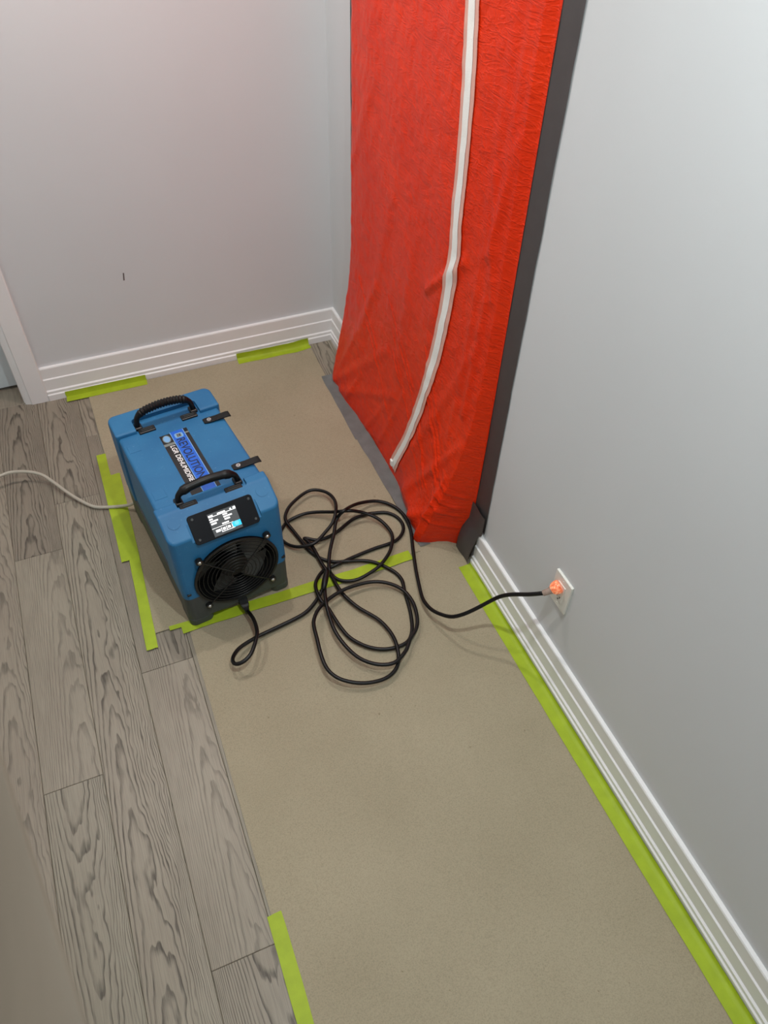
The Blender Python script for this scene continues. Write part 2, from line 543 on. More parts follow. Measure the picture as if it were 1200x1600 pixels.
# ------------------------------------------------------------------ floor protection board
def sheet_mesh(corners, nx, ny, lift=None, th=0.0012, z0=0.0003):
    """corners: near-left, near-right, far-right, far-left in plan"""
    b = bmesh.new()
    a, c, d, e = [Vector((p[0], p[1], 0)) for p in corners]
    def layer(zo):
        g = []
        for j in range(ny + 1):
            v = j / ny
            row = []
            for i in range(nx + 1):
                u = i / nx
                p = (a.lerp(c, u)).lerp(e.lerp(d, u), v)
                z = z0 + zo + (lift(p.x, p.y) if lift else 0)
                row.append(b.verts.new((p.x, p.y, z)))
            g.append(row)
        return g
    T, B = layer(th), layer(0)
    for j in range(ny):
        for i in range(nx):
            b.faces.new((T[j][i], T[j][i + 1], T[j + 1][i + 1], T[j + 1][i]))
            b.faces.new((B[j][i], B[j + 1][i], B[j + 1][i + 1], B[j][i + 1]))
    for j in range(ny):
        b.faces.new((T[j][0], T[j + 1][0], B[j + 1][0], B[j][0]))
        b.faces.new((T[j][nx], B[j][nx], B[j + 1][nx], T[j + 1][nx]))
    for i in range(nx):
        b.faces.new((T[0][i], B[0][i], B[0][i + 1], T[0][i + 1]))
        b.faces.new((T[ny][i], T[ny][i + 1], B[ny][i + 1], B[ny][i]))
    return b
lift_f = lambda x, y: 0.0006 * (1 + mnoise.noise(Vector((x * 5, y * 5, 0)))) + 0.014 * sm(1.36, 1.46, y) * sm(-0.13, -0.08, x) * (1 - sm(-0.06, -0.027, x))
front_board = obj('floor_board', sheet_mesh([(-0.966, -1.2), (-0.027, -1.2), (-0.027, 1.490), (-0.954, 1.490)], 30, 82, lift_f), M['paper'], auto=40)
tag(front_board, 'large brown kraft board sheet in the foreground along the right baseboard', 'floor protection', 'kraft floor protection boards')
lift_b = lambda x, y: 0.0005 * (1 + mnoise.noise(Vector((x * 6, y * 6, 3))))
back_board = obj('floor_board', sheet_mesh([(-1.055, 1.4625), (-0.157, 1.4625), (-0.128, 2.714), (-1.075, 2.714)], 24, 34, lift_b, z0=0.0030), M['paper'], auto=40)
tag(back_board, 'brown kraft board sheet under the blue dehumidifier reaching the end wall', 'floor protection', 'kraft floor protection boards')

# ------------------------------------------------------------------ tapes
def strip(name, pts, width, mat, label, cat='tape', group=None, z=0.0026, th=0.0004, prof=None, rag=0.0012, seed=0, normal=None):
    """ribbon lying along pts (x,y[,z]) with ragged torn ends; prof: list of (across, up) overrides the flat section"""
    P = [Vector((p[0], p[1], p[2] if len(p) > 2 else z)) for p in pts]
    Q = []
    for a, b_ in zip(P, P[1:]):
        n = max(1, int((b_ - a).length / 0.03))
        for i in range(n): Q.append(a.lerp(b_, i / n))
    Q.append(P[-1])
    b = bmesh.new()
    sec = prof or [(-0.5 * width, 0), (-0.25 * width, 0), (0, 0), (0.25 * width, 0), (0.5 * width, 0)]
    up = Vector(normal) if normal else Vector((0, 0, 1))
    rows = []
    for i, p in enumerate(Q):
        t = (Q[min(i + 1, len(Q) - 1)] - Q[max(i - 1, 0)]).normalized()
        s = t.cross(up).normalized()
        row = []
        for j, (a, h) in enumerate(sec):
            nz = mnoise.noise(Vector((p.x * 14 + seed, p.y * 14, p.z * 14 + j * 2.3)))
            end = t * (mnoise.noise(Vector((a * 300, seed + i, 0))) * 0.003) if i in (0, len(Q) - 1) else Vector((0, 0, 0))
            e = rag * nz * (1 if j in (0, len(sec) - 1) else 0.2)
            row.append((p + s * (a + e) + up * (h + 0.0005 * nz + 0.0006) + end, up))
        rows.append(row)
    T = [[b.verts.new(c + n_ * th) for c, n_ in r_] for r_ in rows]
    B = [[b.verts.new(c) for c, n_ in r_] for r_ in rows]
    nj = len(sec)
    for i in range(len(Q) - 1):
        for j in range(nj - 1):
            b.faces.new((T[i][j], T[i][j + 1], T[i + 1][j + 1], T[i + 1][j]))
            b.faces.new((B[i][j], B[i + 1][j], B[i + 1][j + 1], B[i][j + 1]))
        b.faces.new((T[i][0], T[i + 1][0], B[i + 1][0], B[i][0]))
        b.faces.new((T[i][-1], B[i][-1], B[i + 1][-1], T[i + 1][-1]))
    for i in (0, len(Q) - 1):
        for j in range(nj - 1):
            b.faces.new((T[i][j], T[i][j + 1], B[i][j + 1], B[i][j]))
    o = obj(name, b, mat, auto=50)
    return tag(o, label, cat, group)
GL = 'lime green masking tape strips'
# along the right baseboard: lies on the board and climbs the foot of the baseboard
# travelling toward -y, s = t x up points to -x ; so 'across' positive = away from the wall
pr = [(-0.018, 0.013), (-0.0165, 0.004), (-0.012, 0.0006), (0.0, 0), (0.012, 0), (0.024, 0)]
strip('masking_tape', [(-0.043, 1.352), (-0.0445, 0.905)], 0.04, M['lime'], 'short lime green tape strip beside the baseboard, passing under the power cord', group=GL, z=0.0022, prof=pr, seed=1)
strip('masking_tape', [(-0.045, 0.945), (-0.046, 0.4), (-0.0455, -0.9)], 0.04, M['lime'], 'longest lime green tape strip, running along the right baseboard in the foreground', group=GL, z=0.003, prof=pr, seed=2)
# end wall
pr2 = [(-0.0165, 0.024), (-0.0155, 0.010), (-0.012, 0.001), (0, 0), (0.008, 0), (0.018, 0)]
strip('masking_tape', [(-0.838, 2.699), (-1.158, 2.701)][::-1], 0.036, M['lime'], 'lime green tape along the end baseboard nearest the door casing', group=GL, z=0.0046, prof=pr2, seed=3)
pr3 = [(-0.026, 0), (-0.010, 0), (0.002, 0.001), (0.0075, 0.006), (0.009, 0.022), (0.0095, 0.030)]
strip('masking_tape', [(-0.452, 2.706), (-0.30, 2.702), (-0.20, 2.700), (-0.128, 2.708)], 0.036, M['lime'], 'crumpled lime green tape on the end baseboard near the orange sheet', group=GL, z=0.0046, prof=[(-a, h) for a, h in pr3][::-1] if False else [(-0.0095, 0.030), (-0.009, 0.022), (-0.0075, 0.006), (-0.002, 0.001), (0.010, 0), (0.024, 0)], seed=4, rag=0.006)
# left edge of the back board
strip('masking_tape', [(-1.083, 2.325), (-1.084, 1.778)], 0.033, M['lime'], 'lime green tape on the board edge left of the dehumidifier, the farther piece', group=GL, z=0.0046, seed=5)
strip('masking_tape', [(-1.051, 2.202), (-1.058, 1.80), (-1.073, 1.408)], 0.034, M['lime'], 'lime green tape left of the dehumidifier, the nearer piece reaching bare planks', group=GL, z=0.0054, seed=6)
# seam between the two boards, passing under the machine
strip('masking_tape', [(-0.975, 1.449), (-0.78, 1.452), (-0.58, 1.452), (-0.40, 1.452), (-0.195, 1.458)], 0.040, M['lime'], 'lime green tape across the joint of the two boards under the dehumidifier', group=GL, z=0.0050, seed=7, rag=0.003)
strip('masking_tape', [(-1.010, 1.463), (-0.925, 1.461)], 0.016, M['lime'], 'small lime green tape scrap at the board corner beside the machine foot', group=GL, z=0.0046, seed=8)
# near left
strip('masking_tape', [(-0.951, 0.567), (-0.953, 0.2), (-0.956, -0.3)], 0.036, M['lime'], 'lime green tape on the left board edge in the near foreground', group=GL, z=0.0022, seed=9)
# silver duct tape along the foot of the plastic sheet
GD = 'silver duct tape strips'
strip('duct_tape', [(-0.124, 2.478), (-0.130, 2.06)], 0.060, M['duct'], 'silver duct tape at the sheet foot, farther piece near the end wall', group=GD, z=0.0048, seed=12, rag=0.003)
strip('duct_tape', [(-0.128, 2.095), (-0.123, 1.75), (-0.122, 1.478)], 0.056, M['duct'], 'silver duct tape at the sheet foot, nearer piece beside the coiled cord', group=GD, z=0.0056, seed=13, rag=0.003)

# ------------------------------------------------------------------ orange plastic sheet with zip
SY0, SY1, SZ = 1.400, 2.492, 2.25
def edge_r(z): return 1.405 + 0.035 * math.exp(-z / 0.15)
FOOT = [(1.44, 0.150), (1.49, 0.148), (1.56, 0.132), (1.64, 0.117), (1.82, 0.100), (2.03, 0.097), (2.17, 0.104), (2.345, 0.114), (2.47, 0.108), (2.6, 0.10)]
def foot(y):
    if y <= FOOT[0][0]: return FOOT[0][1]
    for (a, fa), (b, fb) in zip(FOOT, FOOT[1:]):
        if y <= b: return fa + (fb - fa) * sm(0, 1, (y - a) / (b - a))
    return FOOT[-1][1]
def bulge(y, z):
    """distance of the sheet off the wall"""
    f = foot(y)
    g0 = 0.018 + 0.024 * sm(1.42, 1.75, y)
    g = g0 + (f - g0) * math.exp(-(z / 0.36) ** 1.3)
    g += 0.022 * math.exp(-((z - 0.05) / 0.05) ** 2) * math.exp(-((y - 1.62) / 0.09) ** 2)
    wl = 0.035 + 0.07 * sm(0.0, 0.6, z)
    L = sm(-0.2, 1.0, (SY1 - y) / wl) - sm(-0.2, 1.0, 0.0)
    wr = 0.060 - 0.028 * sm(0.15, 0.6, z)
    t = max(0.0, min(1.0, (y - edge_r(z)) / wr))
    R = t * (1.12 - 0.12 * t)
    R = max(0.0, min(1.0, R))
    return max(0.004, g * L / (1 - sm(-0.2, 1.0, 0.0)) * R)
FOLDS = [ # y0,z0,y1,z1,amp,width
    (1.78, 0.10, 1.50, 0.75, 0.007, 0.020), (1.70, 0.06, 1.46, 0.45, 0.008, 0.018), (1.60, 0.04, 1.44, 0.20, 0.010, 0.016),
    (1.52, 0.00, 1.50, 0.22, 0.010, 0.016), (1.44, 0.10, 1.52, 0.13, 0.006, 0.007), (1.44, 0.16, 1.53, 0.20, 0.006, 0.007), (1.44, 0.20, 1.53, 0.235, 0.005, 0.006), (1.43, 0.25, 1.52, 0.28, 0.004, 0.006), (1.53, 0.27, 1.64, 0.40, 0.005, 0.006), (1.53, 0.24, 1.62, 0.34, 0.004, 0.005), (1.55, 0.32, 1.70, 0.50, 0.004, 0.005), (1.60, 0.16, 1.74, 0.38, 0.004, 0.006), (1.58, 0.18, 1.66, 0.24, 0.004, 0.005), (1.80, 0.42, 1.95, 0.56, 0.003, 0.005), (2.05, 0.62, 1.66, 0.26, 0.0032, 0.005), (1.98, 0.45, 1.62, 0.14, 0.0032, 0.005), (2.20, 0.42, 1.95, 0.20, 0.003, 0.006), (1.75, 0.62, 1.55, 0.36, 0.003, 0.005), (2.30, 0.55, 2.05, 0.33, 0.003, 0.006), (1.52, 0.0, 1.49, 0.30, 0.006, 0.009), (1.86, 0.36, 2.0, 0.52, 0.003, 0.005), (1.72, 0.50, 1.56, 0.30, 0.004, 0.006),
    (1.46, 0.22, 1.58, 0.27, 0.004, 0.010), (2.43, 0.02, 2.15, 0.60, 0.007, 0.020), (2.42, 0.02, 2.02, 0.42, 0.007, 0.020),
    (2.36, 0.01, 1.92, 0.30, 0.006, 0.020), (2.40, 0.9, 2.20, 1.25, 0.004, 0.02), (2.10, 0.02, 1.98, 0.22, 0.005, 0.014),
    (1.49, 0.55, 1.47, 1.9, 0.005, 0.014), (1.54, 0.4, 1.52, 1.7, 0.004, 0.016), (1.50, 1.05, 1.45, 1.35, 0.008, 0.014),
    (1.46, 0.95, 1.52, 1.25, 0.006, 0.012), (1.78, 0.80, 1.60, 0.98, 0.008, 0.014), (2.25, 0.3, 2.05, 1.0, 0.005, 0.03),
    (1.98, 0.05, 1.86, 0.35, 0.005, 0.014), (2.28, 0.04, 2.20, 0.20, 0.006, 0.014), (1.95, 0.2, 1.9, 0.8, 0.004, 0.03)]
def fold_d(y, z):
    s = 0.0
    for y0, z0, y1, z1, a, w in FOLDS:
        dy, dz = y1 - y0, z1 - z0
        t = ((y - y0) * dy + (z - z0) * dz) / (dy * dy + dz * dz)
        tt = max(0.0, min(1.0, t))
        d2 = (y - y0 - tt * dy) ** 2 + (z - z0 - tt * dz) ** 2
        s += a * math.exp(-d2 / (w * w)) * (1 - 0.4 * tt)
    return s
def sheet_x(y, z):
    b = bulge(y, z)
    k = min(1.0, b / 0.03)
    n = 0.004 * mnoise.noise(Vector((y * 9, z * 2.5, 1.0))) + 0.0018 * mnoise.noise(Vector((y * 22 + z * 9, z * 20 - y * 6, 4.0)))
    n += 0.0024 * (abs(mnoise.noise(Vector((y * 26 + z * 14, z * 16 - y * 12, 9.0)))) - 0.25)
    return -(b + k * (fold_d(y, z) + n))
#ENDSURF
tarp = tag(empty('zip_sheet', (-0.1, 1.95, 0)), 'orange-red plastic sheet with white zip taped over the doorway', 'plastic sheet')
def child(o, parent):
    o.parent = parent
    o.matrix_parent_inverse = parent.matrix_basis.inverted()
    return o
b = bmesh.new()
NU, NV = 280, 400
grid = []
for j in range(NV + 1):
    v = j / NV
    z = 0.002 + SZ * (v ** 1.35)
    ye = edge_r(z) - 0.004
    row = []
    for i in range(NU + 1):
        u = i / NU
        y = ye + (SY1 - ye) * (u - 0.10 * math.sin(2 * math.pi * u) * 0.5)
        row.append(b.verts.new((sheet_x(y, z), y, z)))
    grid.append(row)
for j in range(NV):
    for i in range(NU):
        b.faces.new((grid[j][i], grid[j + 1][i], grid[j + 1][i + 1], grid[j][i + 1]))
child(obj('sheet', b, M['sheet'], smooth=True), tarp)
# zip strip follows the surface
ZIP = [(1.7091, 2.2), (1.7041, 2.0), (1.6971, 1.8), (1.6891, 1.6174), (1.6797, 1.5513), (1.6647, 1.4062), (1.6557, 1.2242), (1.6543, 1.0959), (1.6464, 0.976), (1.6608, 0.8118), (1.6836, 0.6216), (1.7229, 0.4333), (1.7776, 0.2252), (1.8443, 0.0381)]
zz = spline([(0, y, z) for y, z in ZIP], 8)
def ribbon(c, w, off, sections=7):
    bb = bmesh.new(); rows = []
    for i, p in enumerate(c):
        t = (c[min(i + 1, len(c) - 1)] - c[max(i - 1, 0)]).normalized()
        s = Vector((0, -t.z, t.y))
        row = []
        for j in range(sections):
            q = p + s * (w * (j / (sections - 1) - 0.5))
            q.z = max(q.z, 0.004)
            q.x = min(sheet_x(q.y, q.z), sheet_x(q.y + 0.004, q.z), sheet_x(q.y - 0.004, q.z)) - off
            row.append(bb.verts.new(q))
        rows.append(row)
    for a, c_ in zip(rows, rows[1:]):
        for j in range(sections - 1): bb.faces.new((a[j], a[j + 1], c_[j + 1], c_[j]))
    return bb
zt = child(obj('zip_tape', ribbon(zz, 0.056, 0.0026), M['zipwhite'], smooth=True), tarp)
zt['label'] = 'white zip tape'
zc = obj('zip_coil', ribbon(zz, 0.026, 0.0036, 5), M['zipteeth'], smooth=True); zc.parent = zt
e0 = zz[-1]
bm = new_box((sheet_x(e0.y, e0.z + 0.015) - 0.011, e0.y - 0.008, e0.z + 0.006), (sheet_x(e0.y, e0.z + 0.015) - 0.003, e0.y + 0.008, e0.z + 0.034), 0.003)
zs = obj('zip_slider', bm, M['zipteeth']); zs.parent = zt
# dark grey tape border
GT = 'dark grey tape around the plastic sheet'
strip('border_tape', [(-0.0015, 1.372, 2.28), (-0.0015, 1.372, 1.2), (-0.0015, 1.374, 0.165)], 0.082, M['darktape'], 'long dark grey tape strip holding the right edge of the orange sheet', group=GT, normal=(-1, 0, 0), z=0, rag=0.002, seed=21)
strip('border_tape', [(-0.0015, 2.488, 2.28), (-0.0015, 2.488, 0.15)], 0.05, M['darktape'], 'dark grey tape strip behind the far left edge of the orange sheet', group=GT, normal=(-1, 0, 0), z=0, rag=0.002, seed=22)
b = bmesh.new()
path = [(-0.010, 0.240), (-0.012, 0.160), (-0.017, 0.146), (-0.031, 0.10), (-0.034, 0.05), (-0.033, 0.005)]
rows = []
for i, (x, z) in enumerate(path):
    w0, w1 = (1.333, 1.425) if i < 2 else ((1.345, 1.432) if i < 4 else (1.352, 1.437))
    rows.append([b.verts.new((x + 0.002 * math.sin(7 * i + q * 5), w0 + (w1 - w0) * q / 5, z)) for q in range(6)])
for a, c_ in zip(rows, rows[1:]):
    for q in range(5): b.faces.new((a[q], a[q + 1], c_[q + 1], c_[q]))
cp = obj('border_tape', b, M['darktape'], auto=40)
tag(cp, 'loose dark grey tape flap folded over the baseboard end at the sheet corner', 'tape', GT)

# ------------------------------------------------------------------ dehumidifier
MX, MY, MTH = -0.7798, 1.4713, 0.1299
dh = tag(empty('dehumidifier', (MX, MY, 0.0056), MTH), 'blue and grey portable dehumidifier with two black handles and front fan', 'dehumidifier')
L0, L1 = -0.012, 0.566       # front / back planes (local y)
HW = 0.1675
ZT, ZM, ZS = 0.421, 0.408, 0.132
# base (dark grey) with feet
def plan(x0, y0, x1, y1, r): return rounded_rect(x0, y0, x1, y1, r, 5)
bm = bmesh.new()
prism(bm, plan(-HW + 0.001, L0 + 0.001, HW - 0.001, L1 - 0.001, 0.024), 0.026, ZS + 0.004)
base = obj('base', bm, M['grey'], dh)
front_cut = []
def fan_cut(o, depth=0.075):
    c = bmesh.new(); cyl(c, (0.004, L0 - 0.05, 0.186), (0.004, L0 + depth, 0.186), 0.130, n=56)
    co = obj('cutter', c, M['black'], dh)
    md = o.modifiers.new('cut', 'BOOLEAN'); md.operation = 'DIFFERENCE'; md.object = co; md.solver = 'EXACT'
    apply_mods(o)
    bpy.data.objects.remove(co, do_unlink=True)
add_bevel(base, 0.005, 2)
fan_cut(base)
for x0, x1 in ((-HW + 0.001, -0.090), (0.106, HW - 0.001)):
    for y0, y1 in ((L0 + 0.001, L0 + 0.10), (L1 - 0.10, L1 - 0.001)):
        bm = bmesh.new(); prism(bm, plan(x0, y0, x1, y1, 0.020), 0.0, 0.030)
        f = obj('foot', bm, M['grey'], dh); add_bevel(f, 0.004, 2); apply_mods(f)
# shell: middle body
bm = bmesh.new()
prism(bm, plan(-HW + 0.006, 0.085, HW - 0.006, L1 - 0.012, 0.01), ZS, ZM)
mid = obj('shell', bm, M['blue'], dh); add_bevel(mid, 0.016, 4)
apply_mods(mid)
# end caps: side profile swept across the width, rounded, then the handle pocket is cut out
def boolean_cut(o, c):
    co = obj('cutter', c, M['black'], dh)
    md = o.modifiers.new('cut', 'BOOLEAN'); md.operation = 'DIFFERENCE'; md.object = co; md.solver = 'EXACT'
    apply_mods(o)
    bpy.data.objects.remove(co, do_unlink=True)
CH0, CH1 = (L0 + 0.012, 0.377), (0.080, ZT)     # lower and upper edge of the front slope
def cap(front):
    if front:
        prof = [(L0, ZS), CH0, CH1, (0.114, ZT), (0.114, ZS)]
        pocket = rounded_rect(-0.104, 0.079, 0.104, 0.20, 0.012, 4)
    else:
        prof = [(0.455, ZS), (0.455, ZT), (L1 - 0.012, ZT), (L1, ZT - 0.014), (L1, ZS)]
        pocket = rounded_rect(-0.103, 0.40, 0.103, 0.512, 0.012, 4)
    b = bmesh.new()
    A = [b.verts.new((-HW, y, z)) for y, z in prof]
    B = [b.verts.new((HW, y, z)) for y, z in prof]
    n = len(prof)
    b.faces.new(A); b.faces.new(B[::-1])
    for i in range(n): b.faces.new((A[i], B[i], B[(i + 1) % n], A[(i + 1) % n]))
    outer = [e for e in b.edges if all(abs(abs(v.co.x) - HW) < 1e-6 for v in e.verts) and e.verts[0].co.x * e.verts[1].co.x > 0
             and all((v.co.y < 0.02) if front else (v.co.y > L1 - 0.02) for v in e.verts)]
    bmesh.ops.bevel(b, geom=outer, offset=0.022, segments=5, affect='EDGES', profile=0.5)
    o = obj('end_cap', b, M['blue'], dh)
    add_bevel(o, 0.006, 3, 24)
    apply_mods(o)
    c = bmesh.new(); prism(c, pocket, ZM - 0.03, ZT + 0.1)
    boolean_cut(o, c)
    if front:
        fan_cut(o); panel_cut(o)
    return o
def panel_cut(o):
    c = bmesh.new(); prism(c, plan(-0.104, -0.060, 0.104, 0.0495, 0.012), -0.0015, 0.08)
    R_ = Matrix.Translation((0.0015, 0.0205, 0.383)) @ Matrix.Rotation(math.radians(44), 4, 'X')
    bmesh.ops.transform(c, matrix=R_, verts=c.verts[:])
    co = obj('cutter', c, M['black'], dh)
    md = o.modifiers.new('cut', 'BOOLEAN'); md.operation = 'DIFFERENCE'; md.object = co; md.solver = 'EXACT'
    apply_mods(o)
    bpy.data.objects.remove(co, do_unlink=True)
cap_f = cap(True); cap_b = cap(False)
# raised round bosses, embossed squares
for x, y in ((-0.131, 0.052), (0.134, 0.052)):
    cz_ = CH0[1] + (y - CH0[0]) * (CH1[1] - CH0[1]) / (CH1[0] - CH0[0])
    nn = Vector((0, -(CH1[1] - CH0[1]), CH1[0] - CH0[0])).normalized()
    b = bmesh.new(); cyl(b, Vector((x, y, cz_)) - nn * 0.01, Vector((x, y, cz_)) + nn * 0.0012, 0.019, 0.018, n=28)
    obj('boss', b, M['blue'], dh, auto=40)
for x, y in ((-0.129, 0.174), (-0.132, 0.395)):
    obj('embossed_square', new_box((x - 0.018, y - 0.018, ZM - 0.004), (x + 0.018, y + 0.018, ZM + 0.0012), 0.001), M['blue'], dh)
for x, z in ((-0.150, 0.158), (0.154, 0.158)):
    obj('clip_tab', new_box((x - 0.006, L0 - 0.0005, z - 0.004), (x + 0.006, L0 + 0.01, z + 0.004), 0.001), M['black'], dh)
# fan: dark well, blades, hub, guard
FC = Vector((0.004, L0, 0.186)); FR = 0.130
b = bmesh.new()
n = 48
prof = [(FR + 0.004, -0.004), (FR + 0.003, -0.007), (FR - 0.004, -0.007), (FR - 0.006, 0.0), (FR - 0.006, 0.072), (0.0005, 0.072)]
rg = [[b.verts.new((FC.x + r_ * math.cos(2 * math.pi * i / n), FC.y + d_ + (0.0 if d_ > 0 else 0.002), FC.z + r_ * math.sin(2 * math.pi * i / n))) for i in range(n)] for r_, d_ in prof]
for A, B in zip(rg, rg[1:]):
    for i in range(n): b.faces.new((A[i], A[(i + 1) % n], B[(i + 1) % n], B[i]))
fan = obj('fan', b, M['black'], dh, auto=40); fan['label'] = 'round black fan opening with wire guard'
b = bmesh.new(); cyl(b, (FC.x, FC.y + 0.018, FC.z), (FC.x, FC.y + 0.07, FC.z), 0.042, n=28)
obj('hub', b, M['black'], fan, auto=40)
def blade(a0):
    b = bmesh.new(); rows = []
    for i in range(7):
        r_ = 0.040 + 0.080 * i / 6
        row = []
        for j in range(6):
            a = a0 + math.radians(46) * (j / 5 - 0.5) + 0.35 * i / 6
            d = 0.030 + 0.026 * (j / 5)
            row.append(b.verts.new((FC.x + r_ * math.cos(a), FC.y + d, FC.z + r_ * math.sin(a))))
        rows.append(row)
    for A, B in zip(rows, rows[1:]):
        for j in range(5): b.faces.new((A[j], A[j + 1], B[j + 1], B[j]))
    return b
for k in range(5): obj('fan_blade', blade(2 * math.pi * k / 5 + 0.31), M['blade'], fan, smooth=True)
for k in range(9):
    r_ = 0.020 + 0.0125 * k
    b = bmesh.new()
    tube(b, [(FC.x + r_ * math.cos(2 * math.pi * i / 40), L0 - 0.004 - 0.006 * (1 - (r_ / FR) ** 2), FC.z + r_ * math.sin(2 * math.pi * i / 40)) for i in range(40)], 0.0014, 5, True)
    obj('guard_ring', b, M['wire'], fan, smooth=True)
for k in range(4):
    a = math.radians(45 + 90 * k)
    b = bmesh.new()
    pts = [(FC.x + r_ * math.cos(a), L0 - 0.006 - 0.006 * (1 - min(1, r_ / FR) ** 2), FC.z + r_ * math.sin(a)) for r_ in (0.018, 0.05, 0.09, 0.13, 0.148)]
    tube(b, pts, 0.002, 6)
    cyl(b, (FC.x + 0.148 * math.cos(a), L0 - 0.008, FC.z + 0.148 * math.sin(a)), (FC.x + 0.148 * math.cos(a), L0 + 0.004, FC.z + 0.148 * math.sin(a)), 0.011, n=16)
    obj('guard_lug', b, M['wire'], fan, auto=40)
    b = bmesh.new(); p = Vector((FC.x + 0.148 * math.cos(a), L0, FC.z + 0.148 * math.sin(a)))
    cyl(b, p + Vector((0, -0.0085, 0)), p + Vector((0, -0.0115, 0)), 0.0062, 0.004, n=14)
    obj('screw', b, M['steel'], fan, auto=50)
# control panel on the slope
PN = empty('control_panel', (0.0015, 0.0205, 0.383))
PN.parent = dh
PN.rotation_euler = (math.radians(44), 0, 0)
# the empty is a part; its own plate is the bezel
def on_panel(name, lo, hi, mat, bev=0.0, parent=None):
    return obj(name, new_box(lo, hi, bev), mat, parent or PN)
b = bmesh.new(); prism(b, plan(-0.097, -0.043, 0.097, 0.043, 0.010), -0.003, 0.0015)
plate = obj('panel_plate', b, M['panel'], PN); add_bevel(plate, 0.001, 2); apply_mods(plate)
for x in (-0.083, 0.086):
    for y in (-0.030, 0.031):
        b = bmesh.new(); cyl(b, (x, y, 0.001), (x, y, 0.0032), 0.0042, 0.0034, n=14)
        obj('screw', b, M['grey'], PN, auto=50)
SX0, SX1, SY_0, SY_1 = -0.041, 0.043, -0.038, 0.029
scr = on_panel('screen', (SX0, SY_0, 0.001), (SX1, SY_1, 0.0022), M['screen'])
scr['label'] = 'lit display screen'
def px_box(name, u0, v0, u1, v1, mat, z1=0.0026):
    W, H = SX1 - SX0, SY_1 - SY_0
    o = obj(name, new_box((SX0 + u0 * W, SY_1 - v1 * H, 0.0018), (SX0 + u1 * W, SY_1 - (v0 + 0.15 * (v1 - v0)) * H, z1)), mat, PN)
    return o
for (u0, v0, u1, v1) in ((0.02, 0.06, 0.18, 0.13), (0.02, 0.135, 0.99, 0.16), (0.34, 0.06, 0.62, 0.13), (0.78, 0.05, 0.84, 0.13), (0.90, 0.03, 0.99, 0.13),
                         (0.02, 0.20, 0.14, 0.27), (0.02, 0.30, 0.30, 0.37), (0.03, 0.40, 0.22, 0.48), (0.50, 0.18, 0.66, 0.25), (0.50, 0.28, 0.80, 0.35), (0.51, 0.38, 0.70, 0.46),
                         (0.38, 0.53, 0.62, 0.60), (0.0, 0.635, 0.75, 0.655),
                         (0.10, 0.72, 0.26, 0.84), (0.29, 0.665, 0.31, 0.90), (0.47, 0.665, 0.49, 0.90), (0.29, 0.875, 0.75, 0.90), (0.34, 0.71, 0.44, 0.84), (0.52, 0.71, 0.62, 0.83), (0.67, 0.66, 0.69, 0.90)):
    px_box('screen_text', u0, v0, u1, v1, M['ink'])
px_box('screen_button', 0.70, 0.61, 1.0, 0.88, M['cyan'])
W, H = SX1 - SX0, SY_1 - SY_0
b = bmesh.new(); cyl(b, (SX0 + 0.85 * W, SY_1 - 0.745 * H, 0.0024), (SX0 + 0.85 * W, SY_1 - 0.745 * H, 0.0029), 0.0065, n=18)
obj('screen_icon', b, mat_emit('screen_pale_cyan', srgb(120, 235, 255), 1.0), PN)
# handles
def handle(y0, ribbed, lean, top):
    h = empty('handle', (-0.003, y0, ZM)); h.parent = dh
    pts = [(-0.089, 0, -0.004), (-0.090, -0.002, 0.014), (-0.083, lean * 0.5, 0.040), (-0.060, lean * 0.9, 0.056), (-0.025, lean, 0.063), (0.0, lean, 0.0645), (0.025, lean, 0.063), (0.060, lean * 0.9, 0.056), (0.083, lean * 0.5, 0.040), (0.090, -0.002, 0.014), (0.089, 0, -0.004)]
    pts = [(x, y, z * top if z > 0 else z) for x, y, z in pts]
    c = spline(pts, 8)
    rad = []
    for i, p in enumerate(c):
        ax = abs(p.x)
        r_ = 0.0085 + 0.0040 * sm(0.086, 0.066, ax)
        if ribbed and ax < 0.068: r_ += 0.0018 * math.sin(p.x / 0.0100 * 2 * math.pi)
        if not ribbed and 0.055 < ax < 0.072: r_ += 0.0015
        rad.append(r_)
    if ribbed:
        c2, rad = [], []
        base_c = spline(pts, 30)
        for p in base_c:
            ax = abs(p.x)
            r_ = 0.0085 + 0.0040 * sm(0.086, 0.066, ax)
            if ax < 0.070: r_ += 0.0016 * math.sin(p.x / 0.0092 * 2 * math.pi)
            c2.append(p); rad.append(r_)
        c = c2
    b = bmesh.new(); tube(b, c, 0.01, 12, False, rad)
    obj('grip', b, M['rubber'], h, smooth=True)
    for s in (-1, 1):
        b = new_box((s * 0.068 - 0.026, -0.036, -0.003), (s * 0.068 + 0.026, -0.012, 0.006), 0.003)
        pd = obj('mount_plate', b, M['black'], h)
        b = bmesh.new(); tube(b, [(s * 0.068 - 0.016, -0.027, 0.0065), (s * 0.068 + 0.016, -0.027, 0.0065), (s * 0.068 + 0.016, -0.020, 0.0065), (s * 0.068 - 0.016, -0.020, 0.0065)], 0.0012, 5, True)
        q_ = obj('clip', b, M['grey'], h)
        obj('mount_block', new_box((s * 0.089 - 0.012, -0.016, -0.004), (s * 0.089 + 0.012, 0.014, 0.010), 0.004), M['black'], h)
    return h
handle(0.118, False, 0.004, 0.72)['label'] = 'black grip handle nearest the display'
handle(0.480, True, 0.004, 0.95)['label'] = 'black ribbed handle at the far end'
